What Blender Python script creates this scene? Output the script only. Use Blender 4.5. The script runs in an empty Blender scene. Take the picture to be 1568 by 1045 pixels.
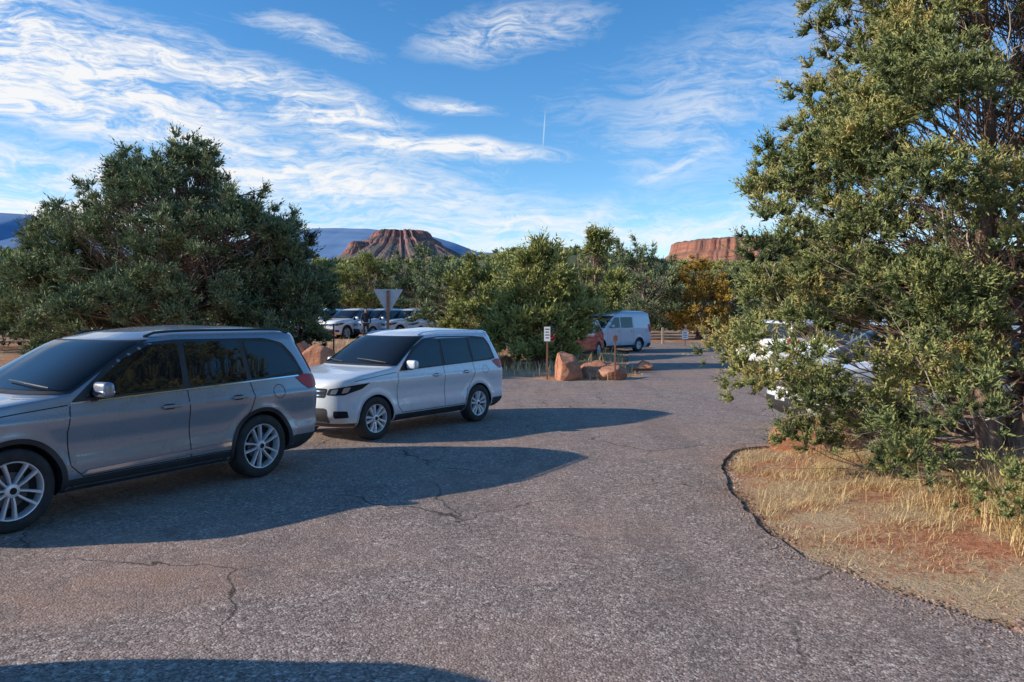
import bpy, bmesh, math, random
import numpy as np
from mathutils import Vector, Matrix, noise
rng=np.random.default_rng(11); random.seed(5)
F=1176.; HZ=482.; CH=1.875
def GP(px,py,z=0.):
    Y=F*(CH-z)/(py-HZ); return ((px-784)/F*Y,Y)
def XA(px,Y): return (px-784)/F*Y
def ZA(py,Y): return CH+(HZ-py)/F*Y
scene=bpy.context.scene
COL=scene.collection
def sstep(a,b,x):
    t=np.clip((np.asarray(x,float)-a)/(b-a),0,1); return t*t*(3-2*t)

# ---------------- node helpers
class NT:
    def __init__(s,tree): s.t=tree; s.n=tree.nodes; s.l=tree.links
    def add(s,typ,**kw):
        nd=s.n.new(typ)
        for k,v in kw.items(): setattr(nd,k,v)
        return nd
    def lk(s,a,b): s.l.new(a,b)
    def setin(s,nd,i,v):
        if isinstance(v,bpy.types.NodeSocket): s.lk(v,nd.inputs[i])
        elif v is not None: nd.inputs[i].default_value=v
    def math(s,op,a,b=None,c=None,clamp=False):
        nd=s.add('ShaderNodeMath',operation=op); nd.use_clamp=clamp
        s.setin(nd,0,a); s.setin(nd,1,b); s.setin(nd,2,c); return nd.outputs[0]
    def noise(s,vec,scale,detail=3,rough=.5,dist=0):
        nd=s.add('ShaderNodeTexNoise'); s.setin(nd,'Vector',vec)
        nd.inputs['Scale'].default_value=scale; nd.inputs['Detail'].default_value=detail
        nd.inputs['Roughness'].default_value=rough; nd.inputs['Distortion'].default_value=dist
        return nd.outputs['Fac']
    def ramp(s,fac,stops,interp='LINEAR'):
        nd=s.add('ShaderNodeValToRGB'); cr=nd.color_ramp; cr.interpolation=interp
        while len(cr.elements)<len(stops): cr.elements.new(.5)
        for e,(p,c) in zip(cr.elements,stops):
            e.position=p; e.color=(c[0],c[1],c[2],1) if not isinstance(c,(int,float)) else (c,c,c,1)
        s.setin(nd,0,fac); return nd.outputs[0]
    def mix(s,fac,a,b,mode='MIX'):
        nd=s.add('ShaderNodeMix',data_type='RGBA',blend_type=mode)
        s.setin(nd,0,fac)
        for i,v in ((6,a),(7,b)):
            if isinstance(v,tuple) and len(v)==3: v=(*v,1)
            s.setin(nd,i,v)
        return nd.outputs[2]
    def mr(s,v,a,b,c,d,smooth=True):
        nd=s.add('ShaderNodeMapRange',interpolation_type='SMOOTHSTEP' if smooth else 'LINEAR')
        for i,q in enumerate((v,a,b,c,d)): s.setin(nd,i,q)
        return nd.outputs[0]
    def mapping(s,vec,loc=(0,0,0),rot=(0,0,0),scale=(1,1,1),typ='POINT'):
        nd=s.add('ShaderNodeMapping',vector_type=typ); s.setin(nd,0,vec)
        nd.inputs[1].default_value=loc; nd.inputs[2].default_value=rot; nd.inputs[3].default_value=scale
        return nd.outputs[0]
    def bump(s,h,strength,dist):
        nd=s.add('ShaderNodeBump'); s.setin(nd,'Height',h); nd.inputs['Strength'].default_value=strength
        nd.inputs['Distance'].default_value=dist; return nd.outputs[0]
def newmat(name):
    m=bpy.data.materials.new(name); m.use_nodes=True
    nt=NT(m.node_tree); b=m.node_tree.nodes['Principled BSDF']
    return m,nt,b
def simple(name,col,rough=.5,metal=0,coat=0,spec=.5,noise_amt=0.0,nscale=6):
    m,nt,b=newmat(name)
    b.inputs['Roughness'].default_value=rough; b.inputs['Metallic'].default_value=metal
    b.inputs['Coat Weight'].default_value=coat; b.inputs['Coat Roughness'].default_value=.03
    b.inputs['Specular IOR Level'].default_value=spec
    if noise_amt>0:
        tc=nt.add('ShaderNodeTexCoord').outputs['Object']
        f=nt.noise(tc,nscale,5,.6)
        c1=tuple(max(0,x*(1-noise_amt)) for x in col); c2=tuple(min(1,x*(1+noise_amt)) for x in col)
        nt.lk(nt.ramp(f,[(.3,c1),(.7,c2)]),b.inputs['Base Color'])
    else: b.inputs['Base Color'].default_value=(*col,1)
    return m
def paint(name,col,metal=.0,rough=.3):
    m,nt,b=newmat(name)
    tc=nt.add('ShaderNodeTexCoord').outputs['Object']
    sp=nt.add('ShaderNodeSeparateXYZ'); nt.lk(tc,sp.inputs[0])
    n=nt.noise(tc,3.5,5,.65)
    low=nt.mr(sp.outputs[2],.25,.8,1,0)
    d=nt.math('MULTIPLY',nt.math('MULTIPLY',low,nt.mr(n,.35,.7,0,1)),.3)
    c=nt.mix(d,col,(.26,.21,.17))
    nt.lk(c,b.inputs['Base Color'])
    b.inputs['Metallic'].default_value=metal
    nt.lk(nt.mr(n,.3,.7,rough*.85,rough*1.2),b.inputs['Roughness'])
    b.inputs['Coat Weight'].default_value=.9; b.inputs['Coat Roughness'].default_value=.04
    return m
def npmesh(name,V,Fa,mats=(),midx=None,smooth=False,parent=None,tint=None):
    V=np.asarray(V,np.float32); Fa=np.asarray(Fa,np.int32); m,k=Fa.shape
    me=bpy.data.meshes.new(name)
    me.vertices.add(len(V)); me.vertices.foreach_set('co',V.ravel())
    me.loops.add(m*k); me.loops.foreach_set('vertex_index',Fa.ravel())
    me.polygons.add(m); me.polygons.foreach_set('loop_start',np.arange(m,dtype=np.int32)*k)
    if midx is not None: me.polygons.foreach_set('material_index',np.asarray(midx,np.int32))
    me.update(calc_edges=True)
    if smooth: me.polygons.foreach_set('use_smooth',np.ones(m,bool))
    if tint is not None:
        a=me.attributes.new('tint','FLOAT','POINT'); a.data.foreach_set('value',np.asarray(tint,np.float32))
    for q in mats: me.materials.append(q)
    o=bpy.data.objects.new(name,me); COL.objects.link(o)
    if parent: o.parent=parent
    return o
def pymesh(name,V,Fs,mats=(),smooth=False,parent=None,sharp=None,midx=None):
    me=bpy.data.meshes.new(name); me.from_pydata([tuple(map(float,v)) for v in V],[],Fs); me.update()
    for q in mats: me.materials.append(q)
    if midx is not None: me.polygons.foreach_set('material_index',midx)
    if smooth: me.polygons.foreach_set('use_smooth',[True]*len(me.polygons))
    if sharp and smooth: me.set_sharp_from_angle(angle=math.radians(sharp))
    o=bpy.data.objects.new(name,me); COL.objects.link(o)
    if parent: o.parent=parent
    return o
def empty(name,loc=(0,0,0),rotz=0):
    e=bpy.data.objects.new(name,None); COL.objects.link(e); e.location=loc; e.rotation_euler=(0,0,rotz); e.empty_display_size=.3
    return e

# ---------------- camera, sun, sky
cam=bpy.data.cameras.new('camera'); co=bpy.data.objects.new('camera',cam); COL.objects.link(co)
co.location=(0,0,CH); co.rotation_euler=(math.pi/2,0,0); cam.lens=27; cam.sensor_width=36
cam.shift_y=-40.5/1568; cam.clip_start=.1; cam.clip_end=60000; scene.camera=co
SAZ=math.radians(10); SEL=math.radians(23.5)
ld=Vector((math.cos(SAZ)*math.cos(SEL),math.sin(SAZ)*math.cos(SEL),-math.sin(SEL)))
sl=bpy.data.lights.new('sun','SUN'); sl.energy=5.0; sl.angle=math.radians(.5); sl.color=(1,.895,.74)
so=bpy.data.objects.new('sun',sl); COL.objects.link(so); so.rotation_euler=ld.to_track_quat('-Z','Y').to_euler(); so.location=(-30,-5,20)
w=bpy.data.worlds.new('World'); scene.world=w; w.use_nodes=True
wt=NT(w.node_tree); bg=w.node_tree.nodes['Background']; SKS=.15; bg.inputs[1].default_value=SKS
sky=wt.add('ShaderNodeTexSky',sky_type='NISHITA'); sky.sun_disc=False; sky.sun_elevation=SEL
sky.sun_rotation=math.atan2(-ld.x,-ld.y)%(2*math.pi); sky.altitude=1300; sky.air_density=1.0; sky.dust_density=.5; sky.ozone_density=2.2
tc=wt.add('ShaderNodeTexCoord').outputs['Generated']
sp=wt.add('ShaderNodeSeparateXYZ'); wt.lk(tc,sp.inputs[0])
az=wt.math('ARCTAN2',sp.outputs[0],sp.outputs[1]); el=wt.math('ARCSINE',sp.outputs[2])
cb=wt.add('ShaderNodeCombineXYZ'); wt.lk(az,cb.inputs[0]); wt.lk(el,cb.inputs[1]); ae=cb.outputs[0]
def pae(px,py):
    x=(px-784)/F; z=(HZ-py)/F; r=math.sqrt(1+x*x+z*z); return math.atan2(x,1),math.asin(z/r)
wn=wt.add('ShaderNodeTexNoise'); wt.lk(ae,wn.inputs['Vector']); wn.inputs['Scale'].default_value=5; wn.inputs['Detail'].default_value=3
wv=wt.add('ShaderNodeVectorMath',operation='MULTIPLY_ADD'); wt.lk(wn.outputs['Color'],wv.inputs[0]); wv.inputs[1].default_value=(.12,.06,0); wt.lk(ae,wv.inputs[2])
aw=wv.outputs[0]
OFF=(.06,.03)
blobs=[(60,80,400,80,-19,1.3),(60,165,370,40,-9,1.1),(400,150,390,50,-16,1.0),(640,228,260,18,-4,1.2),(770,50,170,40,8,.7),
(470,55,110,26,-14,.5),(690,165,90,15,-6,.75),(1040,190,140,130,0,.42),(20,290,370,80,-4,1.0),(450,270,460,66,-8,.85),
(800,350,900,50,0,.72),(1045,258,90,12,22,.6),(300,215,340,36,-14,.95),(1250,90,460,130,10,.28)]
acc=None
for (x,y,rx,ry,rt,st) in blobs:
    a,e=pae(x,y)
    m=wt.mapping(aw,(a+OFF[0],e+OFF[1],0),(0,0,math.radians(rt)),(rx/F,ry/F,1),'TEXTURE')
    ln=wt.add('ShaderNodeVectorMath',operation='LENGTH'); wt.lk(m,ln.inputs[0])
    v=wt.mr(ln.outputs['Value'],.0,1.3,st,0)
    acc=v if acc is None else wt.math('MAXIMUM',acc,v)
st1=wt.noise(wt.mapping(aw,rot=(0,0,math.radians(13)),scale=(2.6,20,1)),1.7,7,.68,.6)
st2=wt.noise(wt.mapping(aw,rot=(0,0,math.radians(32)),scale=(12,40,1)),2.0,6,.68,1.2)
big=wt.noise(wt.mapping(ae,scale=(3,7,1)),1.5,2,.5)
nn=wt.math('ADD',wt.math('MULTIPLY',st1,.56),wt.math('MULTIPLY',st2,.44))
dens=wt.math('MULTIPLY',acc,wt.mr(nn,.36,.62,.10,1.4))
base=wt.math('MULTIPLY',wt.mr(nn,.48,.75,0,.22),wt.mr(big,.4,.7,0,1))
dens=wt.math('ADD',dens,base)
a,e=pae(833,200)
m=wt.mapping(ae,(a,e,0),(0,0,math.radians(-4)),(1.4/F,45/F,1),'TEXTURE')
ln=wt.add('ShaderNodeVectorMath',operation='LENGTH'); wt.lk(m,ln.inputs[0])
dens=wt.math('MAXIMUM',dens,wt.mr(ln.outputs['Value'],.2,1,.5,0))
alpha=wt.mr(dens,.06,1.0,0,.97,False)
hs=wt.add('ShaderNodeHueSaturation'); wt.lk(sky.outputs[0],hs.inputs['Color']); hs.inputs['Saturation'].default_value=1.3; hs.inputs['Value'].default_value=1.34
cc=.96/SKS
final=wt.mix(alpha,hs.outputs[0],(cc*.985,cc*.99,cc*1.0))
wt.lk(final,bg.inputs[0])
scene.view_settings.view_transform='Standard'; scene.view_settings.look='None'; scene.view_settings.exposure=0

# ---------------- road polygon
road_ctrl=[(-14,-8),(-13,0),(-11,7),(-8,11.5),(-5.4,15.2),(-3.6,20),(-2.2,24.5),GP(770,574),GP(850,583),GP(950,583),GP(985,574),GP(962,560),GP(962,545),GP(965,530),(8,52),(17,52),(17,46),(14.5,30),(15,20),(14,12.2),(6,11.4),GP(1160,684),GP(1112,700),GP(1108,728),GP(1135,770),GP(1180,820),GP(1262,866),GP(1360,905),GP(1460,940),GP(1568,975),(3.3,3.6),(4.5,2),(8,.5),(9,-8)]
def densify(P,step=.10,amp=.05):
    out=[]
    n=len(P)
    for i in range(n):
        p0,p1,p2,p3=[np.array(P[(i+k-1)%n],float) for k in range(4)]
        d=np.linalg.norm(p2-p1); m=max(1,int(d/step)) if (p1[1]<30) else max(1,int(d/.6))
        for k in range(m):
            t=k/m
            if max(np.linalg.norm(p1-p0),np.linalg.norm(p3-p2),d)<7: q=.5*((2*p1)+(-p0+p2)*t+(2*p0-5*p1+4*p2-p3)*t*t+(-p0+3*p1-3*p2+p3)*t**3)
            else: q=p1+(p2-p1)*t
            nz=noise.noise(Vector((q[0]*2.3,q[1]*2.3,1)))+.7*noise.noise(Vector((q[0]*8,q[1]*8,3)))+.35*noise.noise(Vector((q[0]*25,q[1]*25,3)))
            out.append((q[0]+amp*nz,q[1]+amp*nz*.8))
    return out
RP=densify(road_ctrl)
RPa=np.array(RP)
def pip_dist(X,Y):
    X=X.ravel();Y=Y.ravel(); ins=np.zeros(len(X),bool); dm=np.full(len(X),1e9)
    A=RPa[::3]; B=np.roll(A,-1,0)
    for (x1,y1),(x2,y2) in zip(A,B):
        c=((y1>Y)!=(y2>Y)); 
        if y2!=y1: ins^= c&(X<(x2-x1)*(Y-y1)/(y2-y1)+x1)
        dx,dy=x2-x1,y2-y1; L=dx*dx+dy*dy+1e-9
        t=np.clip(((X-x1)*dx+(Y-y1)*dy)/L,0,1); dm=np.minimum(dm,np.hypot(X-x1-t*dx,Y-y1-t*dy))
    return ins,dm
def vnoise(X,Y,s,seed=0):
    return np.array([noise.fractal(Vector((x*s,y*s,seed)),1.0,2.0,4) for x,y in zip(X.ravel(),Y.ravel())])
def geo(a,b,n): return list(np.geomspace(a,b,n))
def groundz(X,Y):
    X=np.atleast_1d(np.asarray(X,float)).ravel(); Y=np.atleast_1d(np.asarray(Y,float)).ravel()
    ins,d=pip_dist(X,Y)
    h=np.where(ins,-.06+0*d,-.03+.09*sstep(0,1.3,d)+.10*sstep(.5,3.,d)*(X>1.8)*(Y<11.5))
    h=np.where(ins&(d<.25),-.035,h)
    h=h+np.where(ins,0,.03*vnoise(X,Y,.8,2)*sstep(.1,1,d))
    h=h+.47*sstep(25,37,Y)*sstep(-1.5,-5,X)
    r=np.hypot(X,Y); azr=np.arctan2(X,np.maximum(Y,1))
    h=h+sstep(75,520,r)*(1-.6*sstep(650,2200,r))*(35+9*np.exp(-((azr-.05)/.10)**2))+sstep(90,300,r)*vnoise(X,Y,.004,7)*5
    return h
xs=sorted(set([-v for v in geo(20,30000,42)]+list(np.arange(-19.6,20,.35))+geo(20,30000,42)))
ys=sorted(set([-v for v in geo(8,30000,16)]+list(np.arange(-7.5,56,.4))+geo(56,30000,48)))
GX,GY=np.meshgrid(xs,ys); gz=groundz(GX,GY); nx,ny=len(xs),len(ys)
V=np.stack([GX.ravel(),GY.ravel(),gz],1); idx=np.arange(nx*ny).reshape(ny,nx)
Fq=np.stack([idx[:-1,:-1].ravel(),idx[:-1,1:].ravel(),idx[1:,1:].ravel(),idx[1:,:-1].ravel()],1)
mg,nt,b=newmat('dirt_and_dry_grass')
g=nt.add('ShaderNodeNewGeometry').outputs['Position']
n1=nt.noise(g,.9,7,.65); n2=nt.noise(g,14,6,.7); n3=nt.noise(g,70,3,.7)
dirt=nt.ramp(n2,[(.3,(.32,.13,.07)),(.55,(.52,.23,.13)),(.8,(.62,.35,.22))])
straw=nt.ramp(n3,[(.3,(.32,.21,.12)),(.55,(.58,.42,.26)),(.8,(.76,.62,.42))])
c=nt.mix(nt.mr(nt.math('ADD',n1,nt.math('MULTIPLY',n2,.4)),.60,.80,0,1),dirt,straw)
lit=nt.mr(nt.noise(g,38,3,.6),.58,.66,0,.7); c=nt.mix(lit,c,(.14,.085,.055))
spz=nt.add('ShaderNodeSeparateXYZ'); nt.lk(g,spz.inputs[0])
far=nt.mr(spz.outputs[1],60,140,0,1)
gf=nt.ramp(nt.noise(g,.05,6,.7),[(.35,(.08,.10,.04)),(.55,(.15,.15,.07)),(.7,(.32,.22,.12))])
c=nt.mix(far,c,gf)
nt.lk(c,b.inputs['Base Color']); b.inputs['Roughness'].default_value=.95; b.inputs['Specular IOR Level'].default_value=.1
nt.lk(nt.bump(nt.math('ADD',nt.noise(g,9,5,.7),nt.math('MULTIPLY',n3,.4)),.8,.05),b.inputs['Normal'])
npmesh('ground',V,Fq,[mg],smooth=True)

# asphalt
ma,nt,b=newmat('asphalt')
g=nt.add('ShaderNodeNewGeometry').outputs['Position']
vo=nt.add('ShaderNodeTexVoronoi'); nt.lk(g,vo.inputs['Vector']); vo.inputs['Scale'].default_value=75
sr=nt.add('ShaderNodeSeparateColor'); nt.lk(vo.outputs['Color'],sr.inputs[0])
vo2=nt.add('ShaderNodeTexVoronoi'); nt.lk(g,vo2.inputs['Vector']); vo2.inputs['Scale'].default_value=36
sr2=nt.add('ShaderNodeSeparateColor'); nt.lk(vo2.outputs['Color'],sr2.inputs[0])
agg=nt.ramp(sr.outputs[0],[(0,(.080,.061,.052)),(.35,(.24,.183,.155)),(.65,(.40,.302,.255)),(.88,(.57,.44,.375)),(1,(.90,.78,.68))])
agg2=nt.ramp(sr2.outputs[1],[(0,(.115,.088,.075)),(.6,(.33,.25,.21)),(.9,(.49,.365,.305)),(1,(.88,.74,.64))])
c=nt.mix(.45,agg,agg2)
nb=nt.noise(g,.42,4,.6); nm=nt.noise(g,2.6,5,.65); nw=nt.noise(nt.mapping(g,rot=(0,0,.25),scale=(1.3,.22,1)),1.0,3,.6)
c=nt.mix(nt.mr(nb,.42,.66,0,.42),c,(.46,.29,.215))
c=nt.mix(nt.mr(nm,.3,.55,.36,0),c,(.14,.112,.098))
c=nt.mix(nt.mr(nw,.35,.5,.28,0),c,(.15,.122,.108))
mp=nt.mapping(g,(-3.1,5.1,0),(0,0,.3),(2.2,.55,1),'TEXTURE'); ln=nt.add('ShaderNodeVectorMath',operation='LENGTH'); nt.lk(mp,ln.inputs[0])
c=nt.mix(nt.math('MULTIPLY',nt.mr(ln.outputs['Value'],.3,1.3,.55,0),nt.mr(nm,.35,.6,.2,1)),c,(.40,.235,.155))
wn=nt.add('ShaderNodeTexNoise'); nt.lk(g,wn.inputs['Vector']); wn.inputs['Scale'].default_value=2.2; wn.inputs['Detail'].default_value=6
va=nt.add('ShaderNodeVectorMath',operation='MULTIPLY_ADD'); nt.lk(wn.outputs['Color'],va.inputs[0]); va.inputs[1].default_value=(.55,.55,0); nt.lk(g,va.inputs[2])
vc=nt.add('ShaderNodeTexVoronoi',feature='DISTANCE_TO_EDGE'); nt.lk(va.outputs[0],vc.inputs['Vector']); vc.inputs['Scale'].default_value=.42
ck=nt.math('MULTIPLY',nt.mr(vc.outputs['Distance'],.001,.0065,1,0),nt.mr(nt.noise(g,.5,2,.5),.45,.57,0,1))
c=nt.mix(nt.math('MULTIPLY',ck,.8),c,(.05,.04,.035))
nt.lk(c,b.inputs['Base Color']); b.inputs['Roughness'].default_value=.85; b.inputs['Specular IOR Level'].default_value=.2
hh=nt.math('SUBTRACT',nt.math('MULTIPLY',sr.outputs[0],.6),nt.math('MULTIPLY',vo.outputs['Distance'],.9))
nt.lk(nt.bump(hh,.7,.007),b.inputs['Normal'])
bm=bmesh.new()
vs=[bm.verts.new((x,y,0)) for x,y in RP]; f=bm.faces.new(vs)
if f.normal.z<0: f.normal_flip()
bm.normal_update()
r=bmesh.ops.extrude_edge_only(bm,edges=list(f.edges))
for v in [q for q in r['geom'] if isinstance(q,bmesh.types.BMVert)]: v.co.z=-.09
bmesh.ops.triangulate(bm,faces=[q for q in bm.faces if len(q.verts)>4])
me=bpy.data.meshes.new('road'); bm.to_mesh(me); bm.free(); me.materials.append(ma)
o=bpy.data.objects.new('road',me); COL.objects.link(o)
bm=bmesh.new(); bmesh.ops.create_grid(bm,x_segments=20,y_segments=8,size=1)
for v in bm.verts: v.co=(-24+v.co.x*19+noise.noise(v.co*3)*.4,47+v.co.y*8.5,.50)
me=bpy.data.meshes.new('parking_lot'); bm.to_mesh(me); bm.free(); me.materials.append(ma)
o=bpy.data.objects.new('parking_lot',me); COL.objects.link(o)

# ---------------- hills and mesas
def rockmat(name,haze_tint,veg=.7,sc=1,br=1.0):
    m,nt,b=newmat(name)
    geo_=nt.add('ShaderNodeNewGeometry'); g=geo_.outputs['Position']
    s=nt.mapping(g,scale=(.0015,.0015,.045*sc)); n=nt.noise(s,1,6,.6,.3)
    c=nt.ramp(n,[(.3,(.22*br,.08*br,.055*br)),(.45,(.46*br,.19*br,.12*br)),(.55,(.30*br,.115*br,.075*br)),(.68,(.60*br,.31*br,.20*br))])
    c=nt.mix(nt.mr(nt.noise(g,.02,6,.7),.4,.62,.5,0),c,(.16,.10,.075))
    nz=nt.add('ShaderNodeSeparateXYZ'); nt.lk(geo_.outputs['Normal'],nz.inputs[0])
    vv=nt.math('ADD',nz.outputs[2],nt.math('MULTIPLY',nt.math('SUBTRACT',nt.noise(g,.03,5,.7),.5),.8))
    c=nt.mix(nt.mr(vv,.62,.88,0,veg),c,(.10,.10,.06))
    c=nt.mix(haze_tint[0],c,haze_tint[1]); nt.lk(c,b.inputs['Base Color']); b.inputs['Roughness'].default_value=1; b.inputs['Specular IOR Level'].default_value=0  # aerial haze painted as a bluish tint in the rock colour
    return m
def mesa(name,px,D,pytop,halfpx,depth,basepy,mat,seed=0,table=None,gul=1.):
    k=D/F; cx=(px-784)*k; zt=ZA(pytop,D); zb=ZA(basepy,D)-20; n_t,n_r=360,110
    R=halfpx*k; tab=table or [(0,1.0),(.24,.97),(.28,.90),(.30,.80),(.38,.72),(.40,.64),(.6,.42),(.8,.2),(1,0.0)]
    V=[];
    for i in range(n_r):
        rr=(i/(n_r-1))
        for j in range(n_t):
            th=2*math.pi*j/n_t; c_,s_=math.cos(th),math.sin(th)
            wob=1+.16*noise.noise(Vector((c_*1.5,s_*1.5,seed)))+.05*noise.noise(Vector((c_*9,s_*9,seed)))*(rr>.2)
            x=R*rr*c_*wob; y=depth*rr*s_*wob
            gull=gul*(noise.noise(Vector((c_*22,s_*22,seed+3)))*.08+noise.noise(Vector((c_*60,s_*60,seed+3+rr*3)))*.04+noise.noise(Vector((c_*5,s_*5,seed+8)))*.10)*min(1,rr*2)*(1.05-rr)
            r2=min(1,max(0,rr+gull*1.2)); h=np.interp(r2,[a for a,_ in tab],[b for _,b in tab])
            z=zb+(zt-zb)*h+(noise.noise(Vector((x*.02,y*.02,seed)))+.6*noise.noise(Vector((x*.06,y*.06,seed))))*(zt-zb)*.02
            V.append((x+cx,y+D,z))
    V=np.array(V); idx=np.arange(n_r*n_t).reshape(n_r,n_t); nx=np.roll(idx,-1,1)
    Fq=np.stack([idx[:-1].ravel(),nx[:-1].ravel(),nx[1:].ravel(),idx[1:].ravel()],1)
    return npmesh(name,V,Fq,[mat],smooth=False)
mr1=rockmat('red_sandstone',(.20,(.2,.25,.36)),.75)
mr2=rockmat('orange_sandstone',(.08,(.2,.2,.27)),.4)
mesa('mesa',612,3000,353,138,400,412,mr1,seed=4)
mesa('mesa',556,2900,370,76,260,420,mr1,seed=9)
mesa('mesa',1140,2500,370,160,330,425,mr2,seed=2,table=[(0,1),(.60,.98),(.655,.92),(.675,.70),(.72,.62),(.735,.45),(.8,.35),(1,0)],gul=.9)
mb,nt,b=newmat('painted_haze_mountain')
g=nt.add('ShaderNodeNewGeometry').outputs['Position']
nt.lk(nt.ramp(nt.noise(nt.mapping(g,scale=(.0006,.0006,.004)),1,6,.6),[(.35,(.13,.23,.40)),(.65,(.20,.31,.49))]),b.inputs['Base Color']); b.inputs['Roughness'].default_value=1; b.inputs['Specular IOR Level'].default_value=0  # blue base colour paints in the distance haze
D=16000; pts=[(-400,345),(-200,330),(0,326),(50,329),(80,348),(200,362),(330,372),(450,355),(480,350),(560,350),(600,353),(660,362),(700,374),(730,386),(900,394),(1100,398),(1400,395),(2000,390)]
V=[];nu=500
for i in range(nu):
    px=-400+2400*i/(nu-1); py=np.interp(px,[p[0] for p in pts],[p[1] for p in pts])
    for j in range(14):
        t=j/13; nzv=noise.fractal(Vector((px*.015,t*2,0)),1,2,4)
        y=D-6000*(1-t)
        V.append(((px-784)/F*D,y,ZA(py,D)*(t**.8)*(1+.10*nzv*(1-t))+20*nzv*t))
idx=np.arange(nu*14).reshape(nu,14)
Fq=np.stack([idx[:-1,:-1].ravel(),idx[1:,:-1].ravel(),idx[1:,1:].ravel(),idx[:-1,1:].ravel()],1)
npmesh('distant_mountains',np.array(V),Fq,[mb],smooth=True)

# ---------------- foliage
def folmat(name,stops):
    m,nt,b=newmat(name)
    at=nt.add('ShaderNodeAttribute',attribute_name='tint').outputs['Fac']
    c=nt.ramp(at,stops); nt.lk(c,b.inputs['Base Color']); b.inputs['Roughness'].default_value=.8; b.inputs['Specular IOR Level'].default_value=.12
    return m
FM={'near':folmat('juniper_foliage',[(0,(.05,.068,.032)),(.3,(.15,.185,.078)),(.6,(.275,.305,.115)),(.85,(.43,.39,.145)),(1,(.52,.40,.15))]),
'green':folmat('juniper_foliage_green',[(0,(.046,.068,.040)),(.4,(.14,.185,.095)),(.75,(.255,.30,.15)),(1,(.40,.42,.23))]),
'olive':folmat('juniper_foliage_olive',[(0,(.07,.086,.030)),(.4,(.23,.25,.08)),(.75,(.38,.38,.125)),(1,(.52,.48,.18))]),
'autumn':folmat('autumn_foliage',[(0,(.12,.08,.02)),(.4,(.34,.22,.04)),(.7,(.58,.35,.07)),(1,(.68,.46,.11))]),
'dry':folmat('dry_grass_blades',[(0,(.32,.19,.08)),(.5,(.68,.49,.23)),(1,(.88,.73,.42))])}
mbark,nt,b=newmat('bark')
g=nt.add('ShaderNodeNewGeometry').outputs['Position']
n=nt.noise(nt.mapping(g,scale=(28,28,3)),1,6,.7)
nt.lk(nt.ramp(n,[(.3,(.09,.055,.04)),(.5,(.26,.165,.12)),(.72,(.42,.34,.28))]),b.inputs['Base Color']); b.inputs['Roughness'].default_value=.95
nt.lk(nt.bump(n,.9,.03),b.inputs['Normal'])
mtwig=simple('dead_twigs',(.45,.39,.33),.9,noise_amt=.4,nscale=9)
def tuft_templates(nvar,nb,nl,L,ll,lw,seed=0,spread=.8,dev=.42):
    r=np.random.default_rng(seed); out=[];tt=[]
    for v in range(nvar):
        P=[];T=[]
        for b_ in range(nb):
            a=r.uniform(0,2*np.pi); s=r.uniform(.05,spread); d=np.array([np.sin(s)*np.cos(a),np.sin(s)*np.sin(a),np.cos(s)])
            Lb=L*r.uniform(.45,1.)*(1.15-.35*s); bend=r.normal(0,.22,3)
            for k in range(nl):
                t=(k+r.uniform())/nl; p=d*t*Lb+bend*Lb*t*t
                q=d+bend*t+r.normal(0,dev,3); q/=np.linalg.norm(q); sd=np.cross(q,r.normal(0,1,3)); sd/=np.linalg.norm(sd)+1e-6
                l=ll*r.uniform(.6,1.3)*(1.15-.4*t); w_=lw*r.uniform(.7,1.3)*(1.15-.5*t)
                P+= [p+sd*w_*.5,p-sd*w_*.5,p+q*l]; T+=[t*.8,t*.8,t*1.05+.1]
        out.append(P);tt.append(T)
    return np.array(out),np.array(tt)
def frames(D,r):
    D=D/np.linalg.norm(D,axis=1,keepdims=True); A=r.normal(0,1,D.shape); X=np.cross(D,A); X/=np.linalg.norm(X,axis=1,keepdims=True)
    Y=np.cross(D,X); return np.stack([X,Y,D],2)
def place(tpl,tt,P,D,S,base,r):
    vi=r.integers(0,len(tpl),len(P)); R=frames(D,r)
    V=np.einsum('nij,nkj->nki',R,tpl[vi])*S[:,None,None]+P[:,None,:]
    T=base[:,None]+.45*(tt[vi]-.5)
    return V.reshape(-1,3),np.clip(T,0,1).ravel()
def tubes(paths,sides=5):
    Vs=[];Fs=[];o=0
    for pts,rad in paths:
        pts=np.array(pts,float); n=len(pts); T=np.gradient(pts,axis=0); T/=np.linalg.norm(T,axis=1,keepdims=True)+1e-9
        A=np.cross(T,[.3,.9,.1]); A/=np.linalg.norm(A,axis=1,keepdims=True)+1e-9; B=np.cross(T,A)
        an=np.arange(sides)*2*np.pi/sides
        R=np.array(rad)[:,None,None]
        V=pts[:,None,:]+R*(np.cos(an)[None,:,None]*A[:,None,:]+np.sin(an)[None,:,None]*B[:,None,:])
        Vs.append(V.reshape(-1,3)); i=np.arange(n*sides).reshape(n,sides)+o; j=np.roll(i,-1,1)
        Fs.append(np.stack([i[:-1].ravel(),j[:-1].ravel(),j[1:].ravel(),i[1:].ravel()],1)); o+=n*sides
    return np.concatenate(Vs),np.concatenate(Fs)
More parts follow.
